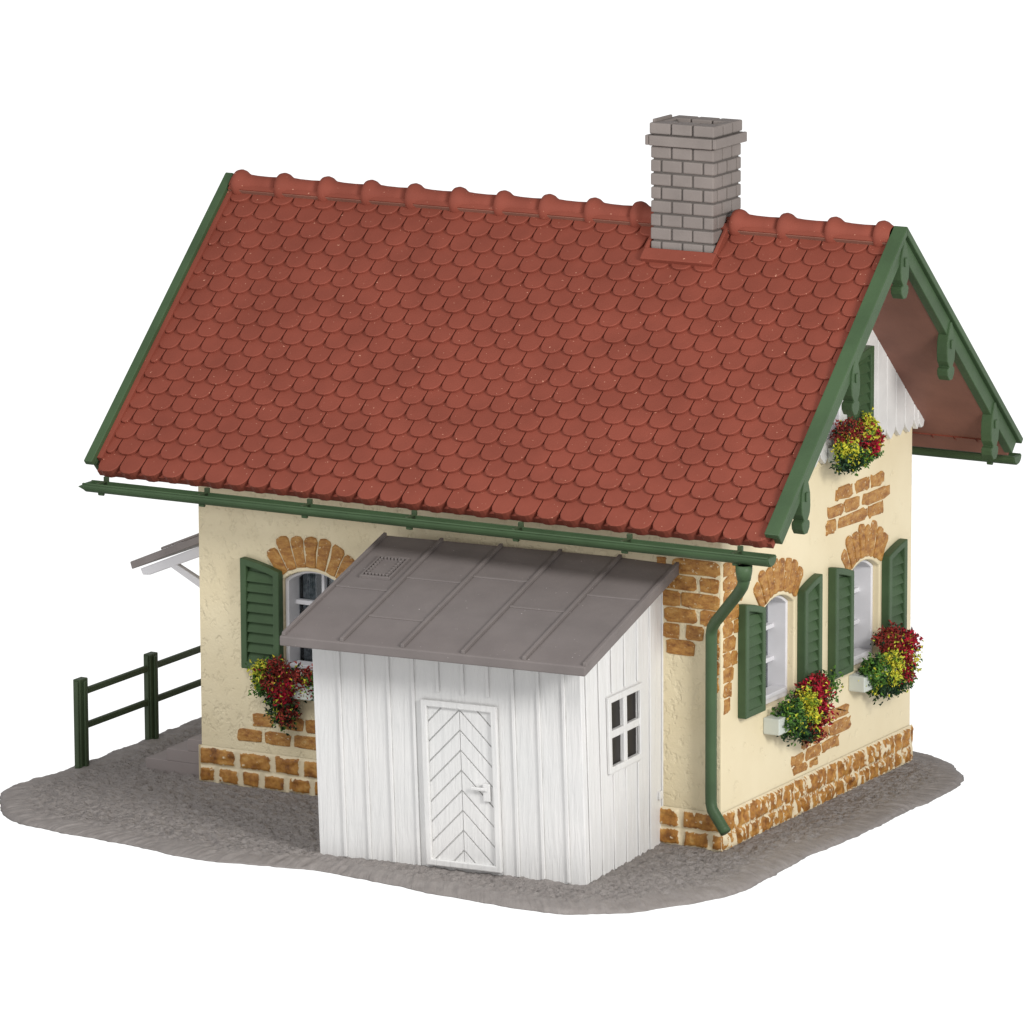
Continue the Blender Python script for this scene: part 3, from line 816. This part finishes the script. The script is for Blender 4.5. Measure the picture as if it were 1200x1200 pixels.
# side window
fo = [(WY0-.075, WZ0-.075), (WY1+.075, WZ0-.075), (WY1+.075, WZ1+.075), (WY0-.075, WZ1+.075)]
fi = [(WY0+.01, WZ0+.01), (WY1-.01, WZ0+.01), (WY1-.01, WZ1-.01), (WY0+.01, WZ1-.01)]
sw = panel('window', fo, [fi], SST, .001, .045, M['board'], shed, .012)
mb = MB(); ym, zm = (WY0+WY1)/2, (WZ0+WZ1)/2
mb.box(SW-.028, SW+.036, ym-.05, ym+.05, WZ0+.0, WZ1-.0); mb.box(SW-.027, SW+.034, WY0, WY1, zm-.05, zm+.05)
mb.build('glazing_bars', M['board'], sw, .01)
mb = MB(); mb.box(SW-.03, SW-.025, WY0+.001, WY1-.001, WZ0+.001, WZ1-.001); mb.build('pane', M['dark_pane'], sw)
mb = MB(); mb.box(.15, SW-.084, .15, SD-.1, .02, 2.6); mb.build('interior_shade_block', M['dark'], shed)  # black filler block, painted shade of the shed's inside
mb = MB(); mb.box(SW, SW+.03, SD-.16, SD-.07, .60, .71); mb.build('hinge_block', M['board'], shed, .01)

# the glued shed leans a little to the left under its roof
def lean(o):
    for ch_ in o.children:
        if ch_ is ro: continue
        for v_ in ch_.data.vertices: v_.co.x -= .032*max(0, v_.co.z)*max(0, min(1, 1-v_.co.y/SD))
        lean(ch_)
bpy.context.view_layer.update()
lean(shed)

# ------------------------------------------------------------------ flower boxes
def flowers(label, c, T, z, blobs, half=.48, seed=1, d=0, box_d=.24, z_h=.22, lo=None):
    if lo is None: lo = half
    fb = thing('flower_box', label, 'flower box', T(c, z, d), 0, 'flower boxes below the windows')
    o0 = Vector(T(c, z, d))
    TL = lambda a_, b_, q_: tuple(Vector(T(a_, b_, q_))-o0)
    mb = MB(); outer = [(c-lo, z), (c+half, z), (c+half, z+z_h), (c-lo, z+z_h)]
    mb.box(c-lo, c+half, z, z+z_h, d, d+box_d, TL); mb.build('planter', M['planter'], fb, .015)
    rnd = random.Random(seed); mats = {}
    for (a_, b_, dd, ra, rb, kind, cnt) in blobs:
        mats.setdefault(kind, []).append((a_, b_, dd, ra, rb, cnt))
        o_k = {'leaf': 'leaf_dark', 'yellow': 'leaf', 'red': 'leaf_dark', 'maroon': 'leaf_dark', 'leaf_dark': 'leaf'}[kind]
        mats.setdefault(o_k, []).append((a_, b_, dd-.01, ra*1.03, rb*1.03, int(cnt*.22)))
        mats.setdefault('yellow', []).append((a_, b_, dd+.02, ra*.95, rb*.95, int(cnt*(.08 if kind != 'leaf' else .08))))
        if kind == 'red': mats.setdefault('maroon', []).append((a_, b_, dd, ra, rb, int(cnt*.4)))
    names = {'leaf': 'foliage', 'leaf_dark': 'trailing_foliage', 'yellow': 'yellow_blossoms', 'red': 'red_blossoms', 'maroon': 'maroon_blossoms'}
    for kind, bl in mats.items():
        mb = MB()
        for a_, b_, dd, ra, rb, cnt in bl:
            for _ in range(int(cnt*.8)):
                v_ = Vector((rnd.gauss(0, 1), rnd.gauss(0, 1), rnd.gauss(0, 1))).normalized()*(rnd.random()**.42)
                lump = 1+.65*noise.noise(Vector((a_*3, b_*3, 0))+v_*1.9)
                p = Vector(TL(a_+v_.x*ra*lump, b_+v_.y*rb*lump, dd+v_.z*min(ra, .17)*lump))
                sz = rnd.uniform(.026, .062)
                dr = (Vector((rnd.gauss(0, 1), rnd.gauss(0, 1), rnd.gauss(0, 1)))).normalized()
                sd_ = dr.cross(Vector((rnd.gauss(0, 1), rnd.gauss(0, 1), rnd.gauss(0, 1)))).normalized()
                up = dr.cross(sd_)*sz*.4
                mb.add([p, p+dr*sz*.5+sd_*sz*.34+up, p+dr*sz*1.25, p+dr*sz*.5-sd_*sz*.34+up], [(0, 1, 2), (0, 2, 3)])
        mb.build(names[kind], M[kind], fb)
    return fb
B_ = 1.0
flowers('flower box under the arched window half hidden by the white shed', FWIN, FT, 1.36,
        [(-6.88, 1.66, .18, .17, .17, 'yellow', 420), (-6.84, 1.50, .16, .20, .20, 'leaf', 700), (-6.62, 1.62, .22, .27, .24, 'maroon', 900),
         (-6.5, 1.45, .24, .24, .2, 'red', 700), (-6.55, 1.22, .2, .24, .28, 'leaf_dark', 800), (-6.42, 1.16, .25, .15, .18, 'maroon', 260),
         (-6.2, 1.6, .18, .3, .22, 'maroon', 600), (-5.85, 1.55, .2, .28, .22, 'leaf', 500)], .45, 1)
flowers('flower box on the gable wall under the left ground-floor window beside the drainpipe', GW1, GT, 1.30,
        [(1.58, 1.50, .22, .27, .23, 'leaf', 1200), (1.72, 1.33, .22, .24, .2, 'leaf_dark', 500), (1.95, 1.62, .28, .16, .17, 'yellow', 420), (2.02, 1.40, .30, .13, .1, 'yellow', 200),
         (2.28, 1.70, .22, .34, .20, 'red', 1100), (2.28, 1.40, .26, .24, .24, 'red', 700), (2.15, 1.16, .26, .18, .14, 'maroon', 300),
         (2.62, 1.66, .2, .26, .2, 'leaf', 700), (2.0, 1.18, .24, .22, .14, 'leaf_dark', 350)], .55, 2, lo=.42)
flowers('flower box on the gable wall under the right ground-floor window near the far corner', GW2, GT, 1.36,
        [(4.02, 1.56, .22, .28, .24, 'leaf', 1200), (4.2, 1.36, .22, .26, .2, 'leaf_dark', 500), (4.5, 1.62, .28, .18, .18, 'yellow', 380), (4.42, 1.42, .28, .14, .1, 'yellow', 200),
         (4.55, 1.94, .2, .34, .15, 'maroon', 900), (4.95, 1.78, .22, .30, .20, 'red', 900), (4.85, 1.42, .24, .22, .18, 'red', 500),
         (5.15, 1.52, .2, .18, .22, 'yellow', 260), (4.65, 1.28, .24, .3, .14, 'leaf_dark', 500), (5.0, 1.36, .2, .22, .2, 'leaf', 350)], .55, 3, lo=.45)
flowers('flower box high in the gable under the attic window among the white boards', 3.25, GT, 4.62,
        [(3.0, 4.66, .36, .34, .16, 'leaf_dark', 800), (2.88, 4.84, .36, .18, .18, 'yellow', 420), (3.08, 5.02, .32, .38, .13, 'maroon', 900),
         (3.38, 4.98, .36, .32, .10, 'yellow', 420), (3.55, 4.84, .34, .28, .20, 'red', 900), (3.38, 4.64, .32, .3, .14, 'leaf', 600),
         (3.86, 4.82, .26, .16, .18, 'yellow', 300), (3.62, 5.02, .3, .12, .18, 'yellow', 240), (3.8, 4.66, .26, .16, .14, 'leaf', 300)], .50, 4, d=.085, lo=.36, z_h=.2)
